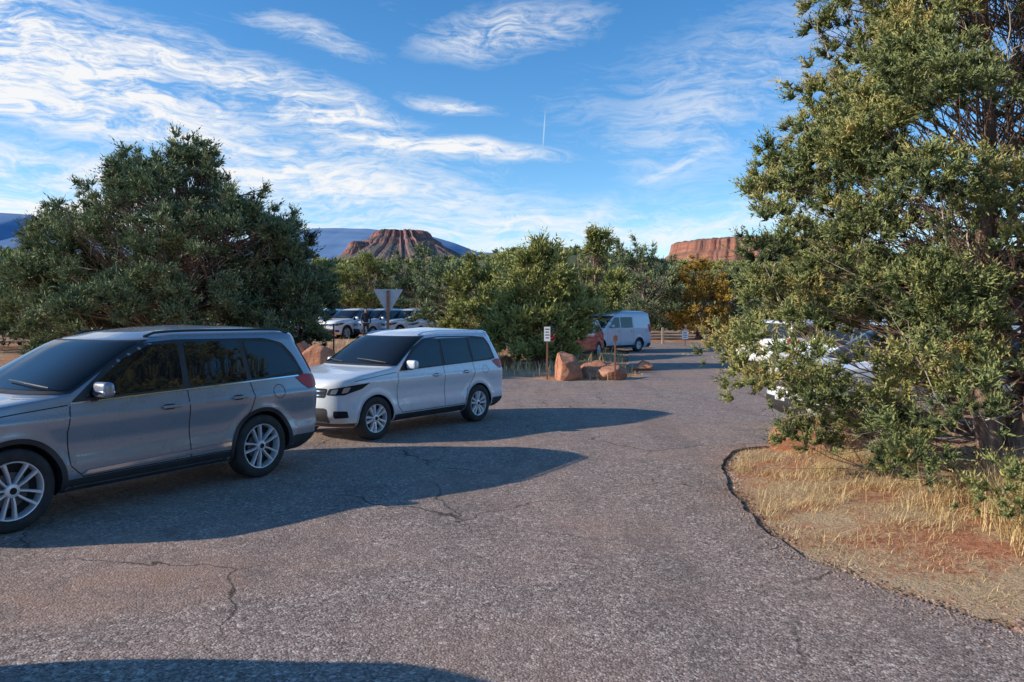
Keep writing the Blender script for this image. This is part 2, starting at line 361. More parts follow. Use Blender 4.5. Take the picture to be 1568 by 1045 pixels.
def tree_data(r,prof,nlobe,lobe_r,ntuft,tpl,tt,trunk_r,ztop,ntrunk=3,reject=None,deadtw=0,tint0=.5,lean=(0,0),zmin=.35,spikes=0,limb=.15):
    pz=np.array([p[0] for p in prof]); pr=np.array([p[1] for p in prof])
    zz=np.linspace(zmin,pz[-1],200); ww=np.interp(zz,pz,pr)+.12; ww/=ww.sum()
    C=[];rad=[]
    amod=r.uniform(0,6.28,4)
    while len(C)<nlobe:
        z=r.choice(zz,p=ww)+r.uniform(-.05,.05); a=r.uniform(0,2*np.pi)
        R=np.interp(z,pz,pr)*(1+.13*math.sin(2*a+amod[0]+z)+.10*math.sin(3*a+amod[1]-1.7*z)+.08*math.sin(5*a+amod[2]+2.5*z))
        q=r.uniform(.35,1.)**.6*R
        p=np.array([q*math.cos(a),q*math.sin(a),z])
        if reject is not None and reject(p,r): continue
        C.append(p); rad.append(lobe_r*r.uniform(.5,1.35)*(1 if q>.5*R else .9))
    for k in range(spikes):
        a=r.uniform(0,6.28); z=r.uniform(pz[-1]*.55,pz[-1]*.97); R=np.interp(z,pz,pr)
        for m_ in range(3):
            C.append(np.array([R*math.cos(a)*(1.0+.05*m_),R*math.sin(a)*(1.0+.05*m_),z+.25*m_*lobe_r/.4])); rad.append(lobe_r*(.5-.13*m_))
    C=np.array(C);rad=np.array(rad)
    P=[];Dd=[];B=[]
    for c,rd in zip(C,rad):
        n=max(3,int(ntuft*(rd/lobe_r)**1.6)); u=r.normal(0,1,(n,3)); u/=np.linalg.norm(u,axis=1,keepdims=True); u[:,2]=np.where(u[:,2]<-.3,-u[:,2]*.6,u[:,2])
        off=u*rd*r.uniform(.35,1.,(n,1))*np.array([1,1,1.15])
        out=np.array([c[0],c[1],0]); out/=np.linalg.norm(out)+1e-6
        P.append(c+off); Dd.append(u+np.array([0,0,.8])+out*.5+r.normal(0,.25,(n,3)))
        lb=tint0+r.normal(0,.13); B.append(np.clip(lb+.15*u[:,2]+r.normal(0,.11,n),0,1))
    P=np.concatenate(P);Dd=np.concatenate(Dd);B=np.concatenate(B); P[:,2]=np.maximum(P[:,2],.12)
    V,T=place(tpl,tt,P,Dd,r.uniform(.65,1.35,len(P)),B,r)
    paths=[];trk=[]
    for k in range(ntrunk):
        a=r.uniform(0,6.28) if ntrunk>1 else 0; sp=.16*ztop*(k>0)+.02
        n=14; ts=np.linspace(0,1,n); zz2=ts*ztop*(.92 if k==0 else r.uniform(.6,.85))
        px=trunk_r*1.2*math.cos(a)*(k>0)+sp*ts**1.2*math.cos(a)+.06*np.sin(ts*9+a)*ztop/5+lean[0]*ts; py=trunk_r*1.2*math.sin(a)*(k>0)+sp*ts**1.2*math.sin(a)+.06*np.cos(ts*7+a)*ztop/5+lean[1]*ts
        pts=np.stack([px,py,zz2-.1],1); rr=trunk_r*(1-.9*ts)*(1 if k==0 else .7)+.008; rr[0]*=1.35
        paths.append((pts,rr)); trk.append(pts)
    for c,rd in zip(C,rad):
        t=trk[r.integers(0,len(trk))]; z0=max(.15,c[2]*r.uniform(.45,.85)); z0=min(z0,t[-1][2]*.95)
        s=np.array([np.interp(z0,t[:,2],t[:,0]),np.interp(z0,t[:,2],t[:,1]),z0])
        m=s*.5+c*.5+r.normal(0,.16,3)*np.linalg.norm(c-s)-np.array([0,0,.12])*np.linalg.norm(c-s)
        ts=np.linspace(0,1,7)[:,None]; pts=(1-ts)**2*s+2*ts*(1-ts)*m+ts**2*c; pts[1:-1]+=r.normal(0,.035,(5,3))
        r0=trunk_r*limb*r.uniform(.5,1.3); paths.append((pts,np.linspace(r0,r0*.25,7)))
        for q in range(3):
            e=c+r.normal(0,1,3)*rd*.6; paths.append((np.array([pts[4],(pts[4]+e)/2+r.normal(0,.03,3),e]),np.array([r0*.35,r0*.25,r0*.1])))
    tw=[]
    for k in range(deadtw):
        c=C[r.integers(0,len(C))]; s=c*r.uniform(.6,.9); d=c-s*np.array([1,1,.9]); d=d/np.linalg.norm(d)+r.normal(0,.45,3)
        L=r.uniform(.3,.8)*lobe_r/.38; p=[s]; 
        for m_ in range(5): d=d+r.normal(0,.28,3); p.append(p[-1]+d*L/5)
        tw.append((np.array(p),np.linspace(.009,.002,6)*lobe_r/.38))
        for m_ in range(2):
            q=p[r.integers(1,4)]; tw.append((np.array([q,q+r.normal(0,.08,3)+d*L*.15,q+r.normal(0,.12,3)+d*L*.3]),np.array([.005,.003,.0015])*lobe_r/.38))
    return V,T,paths,tw
def make_tree(name,loc,mat,**kw):
    e=empty(name,loc); V,T,paths,tw=tree_data(**kw)
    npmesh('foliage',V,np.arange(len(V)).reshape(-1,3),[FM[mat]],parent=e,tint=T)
    a,b_=tubes(paths,6); npmesh('trunk_and_limbs',a,b_,[mbark],smooth=True,parent=e)
    if tw: a,b_=tubes(tw,3); npmesh('dead_twigs',a,b_,[mtwig],smooth=True,parent=e)
    return e
R_=np.random.default_rng
tN,ttN=tuft_templates(8,12,9,.155,.043,.018,1,1.0,.5)
def rej(p,r):
    if p[1]<.8 and p[0]>.15+.55*p[1] and p[2]<1.35 and r.uniform()<.93: return True
    if p[0]>1.2 and p[1]>.6 and r.uniform()<.5: return True
    return False
make_tree('juniper_tree',(4.95,8.0,.08),'near',r=R_(3),prof=[(.2,1.9),(.7,2.3),(1.6,2.3),(2.6,2.35),(3.3,2.3),(3.9,2.05),(4.4,1.75),(5.2,1.6),(6.3,1.35),(6.9,.3)],nlobe=400,lobe_r=.35,ntuft=28,tpl=tN,tt=ttN,trunk_r=.13,ztop=6.7,ntrunk=4,reject=rej,deadtw=230,tint0=.47,zmin=.25,spikes=16,limb=.10)
tM,ttM=tuft_templates(8,9,6,.36,.11,.045,2,.9)
def jun(name,px,Y,pytop,halfpx,mat,seed,nlobe,lr=.42,nt_=14,tint0=.45,zg=0.05,shape=None,spikes=6,dead=30,tpl=None):
    X=XA(px,Y);h=ZA(pytop,Y)-zg-.25;R=halfpx/F*Y
    sh=shape or [(.05,.75),(.2,.98),(.42,1.0),(.6,.82),(.78,.5),(.92,.22),(1,.04)]
    t_,tt_=tpl or (tM,ttM)
    make_tree(name,(X,Y,zg),mat,r=R_(seed),prof=[(a*h,b_*R) for a,b_ in sh],nlobe=nlobe,lobe_r=lr,ntuft=nt_,tpl=t_,tt=tt_,trunk_r=.035*h,ztop=h*.9,ntrunk=3,deadtw=dead,tint0=tint0,spikes=spikes,zmin=.06*h)
BR=[(.05,.72),(.2,.95),(.45,1),(.62,.88),(.78,.60),(.9,.36),(1,.10)]
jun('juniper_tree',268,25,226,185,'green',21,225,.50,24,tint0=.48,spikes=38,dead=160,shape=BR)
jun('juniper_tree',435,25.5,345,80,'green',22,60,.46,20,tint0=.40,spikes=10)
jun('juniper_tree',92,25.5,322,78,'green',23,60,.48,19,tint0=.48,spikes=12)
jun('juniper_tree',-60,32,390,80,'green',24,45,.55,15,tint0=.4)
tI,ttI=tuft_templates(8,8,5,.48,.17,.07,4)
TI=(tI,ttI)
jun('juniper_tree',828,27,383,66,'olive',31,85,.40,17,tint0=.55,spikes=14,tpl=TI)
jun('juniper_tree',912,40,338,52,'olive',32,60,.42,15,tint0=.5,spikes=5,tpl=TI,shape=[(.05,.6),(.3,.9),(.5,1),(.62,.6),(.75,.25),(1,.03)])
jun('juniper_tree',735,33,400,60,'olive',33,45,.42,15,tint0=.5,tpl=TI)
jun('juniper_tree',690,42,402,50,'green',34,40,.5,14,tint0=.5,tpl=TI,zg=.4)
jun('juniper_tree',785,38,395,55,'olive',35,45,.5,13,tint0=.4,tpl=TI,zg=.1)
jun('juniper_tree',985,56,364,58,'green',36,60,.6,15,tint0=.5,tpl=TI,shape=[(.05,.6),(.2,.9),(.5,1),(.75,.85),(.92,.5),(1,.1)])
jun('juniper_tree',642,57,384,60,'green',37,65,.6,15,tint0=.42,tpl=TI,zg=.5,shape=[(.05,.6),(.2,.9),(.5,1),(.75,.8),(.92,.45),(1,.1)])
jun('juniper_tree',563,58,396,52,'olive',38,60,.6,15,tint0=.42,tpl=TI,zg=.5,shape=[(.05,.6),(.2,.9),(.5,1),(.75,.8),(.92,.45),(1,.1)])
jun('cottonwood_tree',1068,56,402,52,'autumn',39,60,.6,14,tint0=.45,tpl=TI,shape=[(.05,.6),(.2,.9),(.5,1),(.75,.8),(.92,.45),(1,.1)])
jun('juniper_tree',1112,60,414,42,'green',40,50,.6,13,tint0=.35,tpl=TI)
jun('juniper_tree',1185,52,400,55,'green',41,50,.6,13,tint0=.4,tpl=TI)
def treeline(name,items,mats,seed,tplset):
    r=R_(seed); Vs=[];Ts=[]
    protos=[]
    for k in range(5):
        V,T,p,tw=tree_data(R_(100+k),[(.3,1.6),(1,2.2),(2.4,2.2),(3.6,1.5),(4.6,.6),(5,.1)],24,.75,9,tplset[0],tplset[1],.15,4.6,ntrunk=2,spikes=2,tint0=.45); protos.append((V,T))
    for (x,y,s) in items:
        V,T=protos[r.integers(0,5)]; a=r.uniform(0,6.28); c_,s_=math.cos(a),math.sin(a)
        W=np.stack([V[:,0]*c_-V[:,1]*s_,V[:,0]*s_+V[:,1]*c_,V[:,2]],1)*s; W+=np.array([x,y,float(groundz(x,y)[0])-.1])
        Vs.append(W); Ts.append(np.clip(T+r.normal(0,.12),0,1))
    V=np.concatenate(Vs);T=np.concatenate(Ts)
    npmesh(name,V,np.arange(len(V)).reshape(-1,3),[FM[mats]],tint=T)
tT=tuft_templates(5,6,4,.8,.36,.17,6)
r=R_(77); items=[]
for x in np.arange(-70,80,3.6):
    items.append((x+r.uniform(-1.2,1.2),64+r.uniform(-3,10)+abs(x)*.02,r.uniform(.7,1.0)))
for x in np.arange(17,50,4.8): items.append((x+r.uniform(-1,1),38+r.uniform(-6,12),r.uniform(.8,1.0)))
for x in np.arange(-50,-19,5): items.append((x+r.uniform(-1,1),34+r.uniform(-4,3),r.uniform(.55,.8)))
treeline('background_trees',items,'green',5,tT)
tD,ttD=tuft_templates(6,16,3,2.3,1.3,1.0,8,1.45,.8)
n=2700; rr=np.sqrt(r.uniform(85**2,600**2,n)); aa=r.uniform(-.95,.95,n)
X=rr*np.sin(aa);Y=rr*np.cos(aa); Z=groundz(X,Y)
P=np.stack([X,Y,Z],1); Dd=np.stack([r.normal(0,.1,n),r.normal(0,.1,n),np.ones(n)],1)
V,T=place(tD,ttD,P,Dd,r.uniform(.7,1.5,n),r.uniform(.15,.6,n),r)
npmesh('distant_woodland',V,np.arange(len(V)).reshape(-1,3),[FM['olive']],tint=T)
# grass
def grass(name,P,hmin,hmax,wd,seed,lean=.5):
    r=R_(seed); n=len(P); a=r.uniform(0,6.28,n); h=r.uniform(hmin,hmax,n); ln=r.uniform(.1,lean,n)*h*1.4
    d=np.stack([np.cos(a),np.sin(a),0*a],1); s=np.stack([-np.sin(a),np.cos(a),0*a],1)*wd
    up=np.array([0,0,1.])
    p1=P+d*(ln*.25)[:,None]+up*(h*.55)[:,None]; p2=P+d*ln[:,None]+up*h[:,None]
    V=np.stack([P-s,P+s,p1+s*.7,p1-s*.7,p2+s*.15,p2-s*.15],1).reshape(-1,3)
    i=np.arange(n)[:,None]*6; Fq=np.concatenate([i+np.array([0,1,2,3]),i+np.array([3,2,4,5])])
    npmesh(name,V,Fq,[FM['dry']],tint=np.repeat(np.clip(r.normal(.5,.25,n),0,1),6))
def scatter(n,x0,x1,y0,y1,seed,clump=.9,mind=.12,th=-.1):
    r=R_(seed); X=r.uniform(x0,x1,n);Y=r.uniform(y0,y1,n)
    ins,d=pip_dist(X,Y); nz=vnoise(X,Y,clump,4); k=(~ins)&(d>mind)&(nz>th+r.uniform(-.25,.25,n)); X,Y=X[k],Y[k]
    return np.stack([X,Y,groundz(X,Y)-.01],1)
Pg=scatter(42000,2.0,7.5,3.6,11.2,1,1.6,.08,.02); grass('dry_grass',Pg,.015,.065,.0022,2,2.8)
def clumps(n,x0,x1,y0,y1,sd,m,mind,seed):
    r=R_(seed); cl=[]
    for k in range(n):
        x,y=r.uniform(x0,x1),r.uniform(y0,y1); mm=int(m*r.uniform(.4,1.5)); cl.append(np.stack([r.normal(x,sd,mm),r.normal(y,sd,mm),np.zeros(mm)],1))
    cl=np.concatenate(cl); ins,d=pip_dist(cl[:,0],cl[:,1]); cl=cl[(~ins)&(d>mind)]; cl[:,2]=groundz(cl[:,0],cl[:,1])-.01; return cl
grass('dry_grass',clumps(60,3.9,5.6,5.5,7.2,.11,95,.7,9),.12,.50,.0028,3,1.2)
grass('dry_grass',clumps(70,2.4,4.8,6.2,10.4,.11,60,.15,10),.03,.16,.0024,4,2.2)
Pg=scatter(12000,-14,6,15.5,36,5,.4,.2,-.05); grass('dry_grass',Pg,.12,.4,.010,6,.7)
bm=bmesh.new(); bmesh.ops.create_icosphere(bm,subdivisions=1,radius=1); ico=np.array([v.co[:] for v in bm.verts]); icf=np.array([[v.index for v in f.verts] for f in bm.faces]); bm.free()
def stones(name,P,S,mat,seed,flat=.6):
    r=R_(seed); n=len(P); V=ico[None]*(1+r.normal(0,.18,(n,len(ico),1)))*S[:,None,None]*np.array([1,1,flat]); A=r.uniform(0,6.28,n); c,s=np.cos(A)[:,None],np.sin(A)[:,None]
    W=np.stack([V[...,0]*c*1.3-V[...,1]*s,V[...,0]*s*1.3+V[...,1]*c,V[...,2]],2)+P[:,None,:]
    Fq=(icf[None]+np.arange(n)[:,None,None]*len(ico)).reshape(-1,3); npmesh(name,W.reshape(-1,3),Fq,[mat])
mgr=simple('gravel_stone',(.34,.23,.18),.9,noise_amt=.6,nscale=3)
sel=RPa[(RPa[:,0]>1.8)&(RPa[:,1]>2.5)&(RPa[:,1]<11.3)]
r=R_(4); P=sel[r.integers(0,len(sel),3400)]+r.normal(0,.15,(3400,2)); ins,d=pip_dist(P[:,0],P[:,1])
z=np.where(ins,.002,groundz(P[:,0],P[:,1])); stones('gravel',np.stack([P[:,0],P[:,1],z],1),r.uniform(.004,.018,3400)*np.where(ins,.6,1),mgr,4)
mlt=simple('plant_litter',(.15,.10,.07),.95,noise_amt=.5,nscale=5)
P=sel[r.integers(0,len(sel),2200)]+r.normal(0,.06,(2200,2))+np.array([.05,.05]); nzp=vnoise(P[:,0],P[:,1],1.5,9); P=P[nzp>-.05]; z=groundz(P[:,0],P[:,1]); stones('plant_litter',np.stack([P[:,0],P[:,1],np.maximum(z,-.02)],1),r.uniform(.003,.013,len(P)),mlt,5,.4)
# boulders
mbo,nt,b=newmat('red_boulder_rock')
g=nt.add('ShaderNodeTexCoord').outputs['Object']; n=nt.noise(g,3,8,.7)
nt.lk(nt.ramp(n,[(.3,(.34,.13,.07)),(.5,(.58,.25,.14)),(.7,(.70,.38,.24))]),b.inputs['Base Color']); b.inputs['Roughness'].default_value=.9
nt.lk(nt.bump(nt.noise(g,7,8,.75),.9,.10),b.inputs['Normal'])
def boulder(px,Y,zg,w_,h,seed,d=None):
    r=R_(seed); bm=bmesh.new(); bmesh.ops.create_icosphere(bm,subdivisions=5,radius=1)
    N=r.normal(0,1,(14,3)); N/=np.linalg.norm(N,axis=1,keepdims=True); K=r.uniform(.5,.8,14)
    for v in bm.verts:
        p=np.array(v.co)
        for n_,k in zip(N,K):
            dd=p@n_-k
            if dd>0: p=p-n_*dd*.95
        p=p*(1+.05*noise.fractal(Vector(p*2.5)+Vector((seed,0,0)),1,2,4))
        v.co=(p[0]*w_*.72,p[1]*(d or w_)*.66,p[2]*h*.85+h*.28)
    me=bpy.data.meshes.new('boulder'); bm.to_mesh(me); bm.free(); me.materials.append(mbo); me.polygons.foreach_set('use_smooth',[True]*len(me.polygons)); me.set_sharp_from_angle(angle=.5)
    o=bpy.data.objects.new('boulder',me); COL.objects.link(o); o.location=(XA(px,Y),Y,zg-.05); o.rotation_euler=(0,0,r.uniform(0,6))
boulder(870,22.3,.02,.9,.78,1); boulder(912,22.8,.02,.85,.6,2); boulder(940,22.5,.02,.8,.5,3); boulder(985,26,.0,.6,.4,14)
boulder(462,20.5,.1,.85,1.25,4); boulder(488,20.2,.05,.9,.95,5); boulder(640,30,.2,.9,.7,6)
boulder(1238,10.6,.05,.75,.42,7); boulder(1290,10.7,.05,.6,.4,8)
boulder(770,27,.1,.7,.45,9); boulder(710,28,.1,.7,.5,10)

# ---------------- vehicles
GLASS=simple('tinted_glass',(.012,.014,.016),.02,0,0,.55)
BLK=simple('black_plastic',(.035,.035,.037),.55,noise_amt=.3)
CHR=simple('chrome',(.75,.75,.77),.12,1)
RUB=simple('tyre_rubber',(.035,.033,.032),.8,noise_amt=.35,nscale=15)
ALU=simple('alloy',(.76,.76,.77),.35,.35,.4)
DRK=simple('dark_recess',(.010,.010,.011),.8)
RED=simple('red_lens',(.50,.008,.010),.25,0,.2,.3)
AMB=simple('clear_lens',(.34,.36,.38),.1,.5,1)
WHT=simple('plate_white',(.7,.7,.7),.4)
def lut(pairs,z0,z1,sm=.012,N=1600):
    zz=np.linspace(z0,z1,N); v=np.interp(zz,[p[0] for p in pairs],[p[1] for p in pairs])
    k=int(sm/(z1-z0)*N)*2+1; 
    if k>2:
        ker=np.hanning(k+2)[1:-1]; ker/=ker.sum(); v=np.convolve(np.pad(v,k//2,mode='edge'),ker,'valid')
    return lambda z: np.interp(z,zz,v)
def roundpoly(P,rad,n=4):
    out=[];N=len(P)
    for i in range(N):
        a,b_,c=[np.array(P[(i+k-1)%N],float) for k in range(3)]
        la,lc=np.linalg.norm(a-b_),np.linalg.norm(c-b_); q=min(rad,la*.45,lc*.45)
        s=b_+(a-b_)/la*q; e=b_+(c-b_)/lc*q
        for t in np.linspace(0,1,n): out.append(tuple((1-t)**2*s+2*t*(1-t)*b_+t*t*e))
    return out
def patch(poly,fn,step=.06):
    bm=bmesh.new(); bm.faces.new([bm.verts.new((p[0],p[1],0)) for p in poly])
    P=np.array(poly)
    for ax in (0,1):
        lo,hi=P[:,ax].min(),P[:,ax].max(); m=int((hi-lo)/step)
        for k in range(1,m+1):
            c=[0,0,0]; c[ax]=lo+(hi-lo)*k/(m+1); nn=[0,0,0]; nn[ax]=1
            bmesh.ops.bisect_plane(bm,geom=list(bm.verts)+list(bm.edges)+list(bm.faces),plane_co=c,plane_no=nn)
    bmesh.ops.triangulate(bm,faces=[f for f in bm.faces if len(f.verts)>4])
    bm.verts.index_update()
    V=[fn(v.co.x,v.co.y) for v in bm.verts]; Fs=[[v.index for v in f.verts] for f in bm.faces]; bm.free(); return V,Fs
def ribbon(pts,wd,fn,closed=False,step=.04):
    P=[];pts=[np.array(p,float) for p in pts]
    if closed: pts=pts+[pts[0]]
    for a,b_ in zip(pts[:-1],pts[1:]):
        m=max(1,int(np.linalg.norm(b_-a)/step)); P+= [a+(b_-a)*k/m for k in range(m)]
    P.append(pts[-1]); P=np.array(P); T=np.gradient(P,axis=0); T/=np.linalg.norm(T,axis=1,keepdims=True)+1e-9; N=np.stack([-T[:,1],T[:,0]],1)*wd/2
    V=[];Fs=[]
    for i,(p,n_) in enumerate(zip(P,N)):
        V+=[fn(*(p-n_)),fn(*(p+n_))]
        if i: Fs.append([2*i-2,2*i-1,2*i+1,2*i])
    return V,Fs
def rbox(sz,loc,bev=.02,seg=3,rot=None,taper=None):
    bm=bmesh.new(); bmesh.ops.create_cube(bm,size=1)
    for v in bm.verts:
        v.co=Vector((v.co.x*sz[0],v.co.y*sz[1],v.co.z*sz[2]))
        if taper and v.co.x>0: v.co.z*=taper; v.co.y*=taper
    bmesh.ops.bevel(bm,geom=list(bm.edges),offset=bev,segments=seg,profile=.6,affect='EDGES')
    M=Matrix.Translation(loc)
    if rot: M=M@Matrix.Rotation(rot[0],4,rot[1])
    bm.transform(M); bm.verts.index_update(); V=[tuple(v.co) for v in bm.verts]; Fs=[[v.index for v in f.verts] for f in bm.faces]; bm.free(); return V,Fs
def lathe(prof,n=40):
    V=[];Fs=[];m=len(prof)
    for i in range(n):
        a=2*math.pi*i/n
        for r_,y in prof: V.append((r_*math.cos(a),y,r_*math.sin(a)))
    for i in range(n):
        j=(i+1)%n
        for k in range(m-1): Fs.append([i*m+k,j*m+k,j*m+k+1,i*m+k+1])
    return V,Fs
wheel_cache={}
def wheel_mesh(R,rim,style):
    key=(R,rim,style)
    if key in wheel_cache: return wheel_cache[key]
    V=[];Fs=[];M=[]
    def add(vf,mi):
        o=len(V); V.extend(vf[0]); Fs.extend([[a+o for a in f] for f in vf[1]]); M.extend([mi]*len(vf[1]))
    add(lathe([(rim*.98,-.095),(rim+.02,-.112),(rim+.05,-.117),(R-.03,-.112),(R-.008,-.098),(R,-.08),(R,-.03),(R-.006,-.028),(R-.006,-.022),(R,-.02),(R,.02),(R-.006,.022),(R-.006,.028),(R,.03),(R,.08),(R-.03,.112),(rim,.1)],64),0)
    add(lathe([(rim*1.01,-.10),(rim*1.0,-.110),(rim*.965,-.108),(rim*.94,-.09),(rim*.92,.05)],64),1)
    add(lathe([(rim*.93,-.02),(.001,-.015)],40),2)
    add(lathe([(rim*.62,-.035),(rim*.61,-.045),(.03,-.045)],40),3)
    multi=style=='multi'
    for k in range(5):
        for sg in (-1,1):
            a0=2*math.pi*k/5+math.radians(90); hub=.045; w0,w1=(.022,.034) if multi else (.030,.052)
            th0=a0+sg*(.34 if multi else .30); th1=a0+sg*(.22 if multi else .22)
            def pt(r_,th,off,y): return (r_*math.cos(th)-off*math.sin(th),y,r_*math.sin(th)+off*math.cos(th))
            prof=[(hub,th0,w0*.9,-.086),(rim*.5,(th0+th1)/2,(w0+w1)/2*.85,-.098),(rim*.96,th1,w1,-.104)]
            v=[]
            for (r_,th,ww_,y) in prof: v+=[pt(r_,th,-ww_/2,y+.012),pt(r_,th,-ww_*.32,y),pt(r_,th,ww_*.32,y),pt(r_,th,ww_/2,y+.012),pt(r_,th,ww_/2,y+.045),pt(r_,th,-ww_/2,y+.045)]
            f=[]
            for s in range(2):
                for q in range(6): f.append([s*6+q,s*6+(q+1)%6,(s+1)*6+(q+1)%6,(s+1)*6+q])
            add((v,f),1)
    add(lathe([(.062,-.06),(.062,-.092),(.055,-.1),(.03,-.105),(.001,-.105)],24),1)
    add(lathe([(.03,-.106),(.028,-.109),(.001,-.109)],20),2)
    me=bpy.data.meshes.new('wheel'); me.from_pydata(V,[],Fs)
    for q in (RUB,ALU,DRK,simple('brake_disc',(.10,.10,.10),.5,.6)): me.materials.append(q)
    me.polygons.foreach_set('material_index',M); me.polygons.foreach_set('use_smooth',[True]*len(Fs)); me.set_sharp_from_angle(angle=.6); me.update()
    wheel_cache[key]=me; return me
SUV_A=dict(L=4.66,fo=.94,wb=2.67,wr=.360,rim=.252,ar=.405,wy=.775,H=1.755,style='multi',
 F=[(.24,.25),(.33,.08),(.44,.0),(.6,.0),(.75,.02),(.90,.05),(1.0,.12),(1.06,.36),(1.10,.75),(1.135,1.12),(1.18,1.22),(1.3,1.42),(1.45,1.68),(1.56,1.87),(1.63,2.03),(1.69,2.28),(1.735,2.65),(1.755,3.0)],
 R=[(.24,4.42),(.36,4.59),(.52,4.66),(.78,4.655),(.95,4.64),(1.06,4.63),(1.14,4.60),(1.3,4.53),(1.5,4.43),(1.60,4.44),(1.65,4.42),(1.695,4.25),(1.735,3.8),(1.755,3.15)],
 W=[(.24,.80),(.30,.865),(.40,.892),(.5,.892),(.60,.876),(.70,.876),(.87,.908),(.945,.910),(.975,.895),(1.05,.878),(1.12,.862),(1.3,.812),(1.48,.765),(1.58,.738),(1.635,.705),(1.675,.62),(1.715,.47),(1.74,.28),(1.755,.05)],
 Lf=[(.2,.5),(.8,.55),(.95,.55),(1.06,.55),(1.17,.42),(1.5,.42),(1.65,.5)],nf=[(.2,2.8),(.9,3.2),(1.0,4.5),(1.2,3.2),(1.6,2.8)],
 Lr=[(.2,.28),(1,.30),(1.2,.28),(1.5,.30),(1.6,.4)],nr=[(.2,3),(1.0,3),(1.6,2.8)],
 wins=[[(1.56,1.10),(2.60,1.12),(2.60,1.575),(2.28,1.565),(1.98,1.44),(1.68,1.22)],[(2.68,1.122),(3.42,1.135),(3.37,1.575),(2.68,1.585)],[(3.49,1.14),(4.22,1.19),(4.13,1.33),(3.98,1.495),(3.84,1.55),(3.45,1.57)]],
 frame=[(1.42,1.065),(4.29,1.14),(4.26,1.21),(4.17,1.38),(4.02,1.54),(3.76,1.60),(2.6,1.615),(2.22,1.59),(1.88,1.43),(1.60,1.21)],
 ws=(1.165,1.61,.90),rw=(1.16,1.54,.80),rail=(.635,2.3,4.2,.016),
 doors=[[(1.42,1.04),(1.39,.8),(1.42,.5),(1.54,.38)],[(2.64,1.10),(2.65,.8),(2.67,.38)],[(3.45,1.12),(3.50,.94),(3.44,.80),(3.28,.62),(3.2,.38)],[(1.54,.38),(3.2,.38)],[(.45,.97),(1.0,1.02),(1.40,1.05)]],
 handles=[(2.42,.94),(3.28,.955)],mirror=(1.68,1.16),arch='black',strip=True,cap=(3.86,.97),clad=.37)
SUV_B=dict(L=4.43,fo=.87,wb=2.604,wr=.345,rim=.225,ar=.380,wy=.785,H=1.755,style='five',
 F=[(.24,.22),(.33,.07),(.44,.0),(.6,.0),(.75,.02),(.90,.05),(.99,.13),(1.05,.38),(1.095,.76),(1.13,1.06),(1.18,1.14),(1.32,1.36),(1.47,1.60),(1.57,1.77),(1.64,1.93),(1.695,2.2),(1.73,2.55),(1.755,2.9)],
 R=[(.24,4.24),(.36,4.39),(.52,4.43),(.78,4.43),(.95,4.41),(1.05,4.39),(1.14,4.36),(1.3,4.30),(1.5,4.21),(1.61,4.22),(1.65,4.19),(1.70,4.0),(1.73,3.5),(1.755,3.0)],
 W=[(.24,.80),(.30,.865),(.40,.895),(.5,.895),(.62,.882),(.74,.884),(.89,.908),(.95,.908),(.985,.894),(1.06,.878),(1.13,.862),(1.3,.815),(1.48,.767),(1.58,.738),(1.635,.70),(1.68,.61),(1.715,.46),(1.742,.25),(1.755,.05)],
 Lf=[(.2,.48),(.8,.52),(.95,.55),(1.06,.55),(1.15,.42),(1.5,.42),(1.65,.5)],nf=[(.2,2.8),(.9,3.2),(1.0,4.5),(1.2,3.2),(1.6,2.8)],
 Lr=[(.2,.26),(1,.28),(1.2,.26),(1.5,.30),(1.6,.4)],nr=[(.2,3),(1.0,3),(1.6,2.8)],
 wins=[[(1.52,1.105),(2.46,1.12),(2.46,1.57),(2.15,1.555),(1.88,1.43),(1.60,1.22)],[(2.54,1.123),(3.28,1.135),(3.24,1.57),(2.54,1.575)],[(3.36,1.14),(3.96,1.18),(3.88,1.40),(3.78,1.515),(3.32,1.565)]],
 frame=[(1.40,1.075),(4.04,1.15),(4.01,1.23),(3.94,1.43),(3.82,1.57),(3.4,1.60),(2.5,1.61),(2.10,1.58),(1.80,1.43),(1.54,1.21)],
 ws=(1.165,1.615,.90),rw=(1.17,1.54,.82),rail=(.64,2.1,4.0,.018),
 doors=[[(1.36,1.04),(1.33,.8),(1.36,.5),(1.46,.38)],[(2.50,1.11),(2.51,.8),(2.52,.38)],[(3.33,1.12),(3.36,.95),(3.30,.81),(3.14,.63),(3.06,.38)],[(1.46,.38),(3.06,.38)],[(.42,.96),(.9,1.01),(1.32,1.05)]],
 handles=[(2.30,.95),(3.12,.96)],mirror=(1.60,1.15),arch='body',strip=False,cap=(3.68,.97),clad=.36)
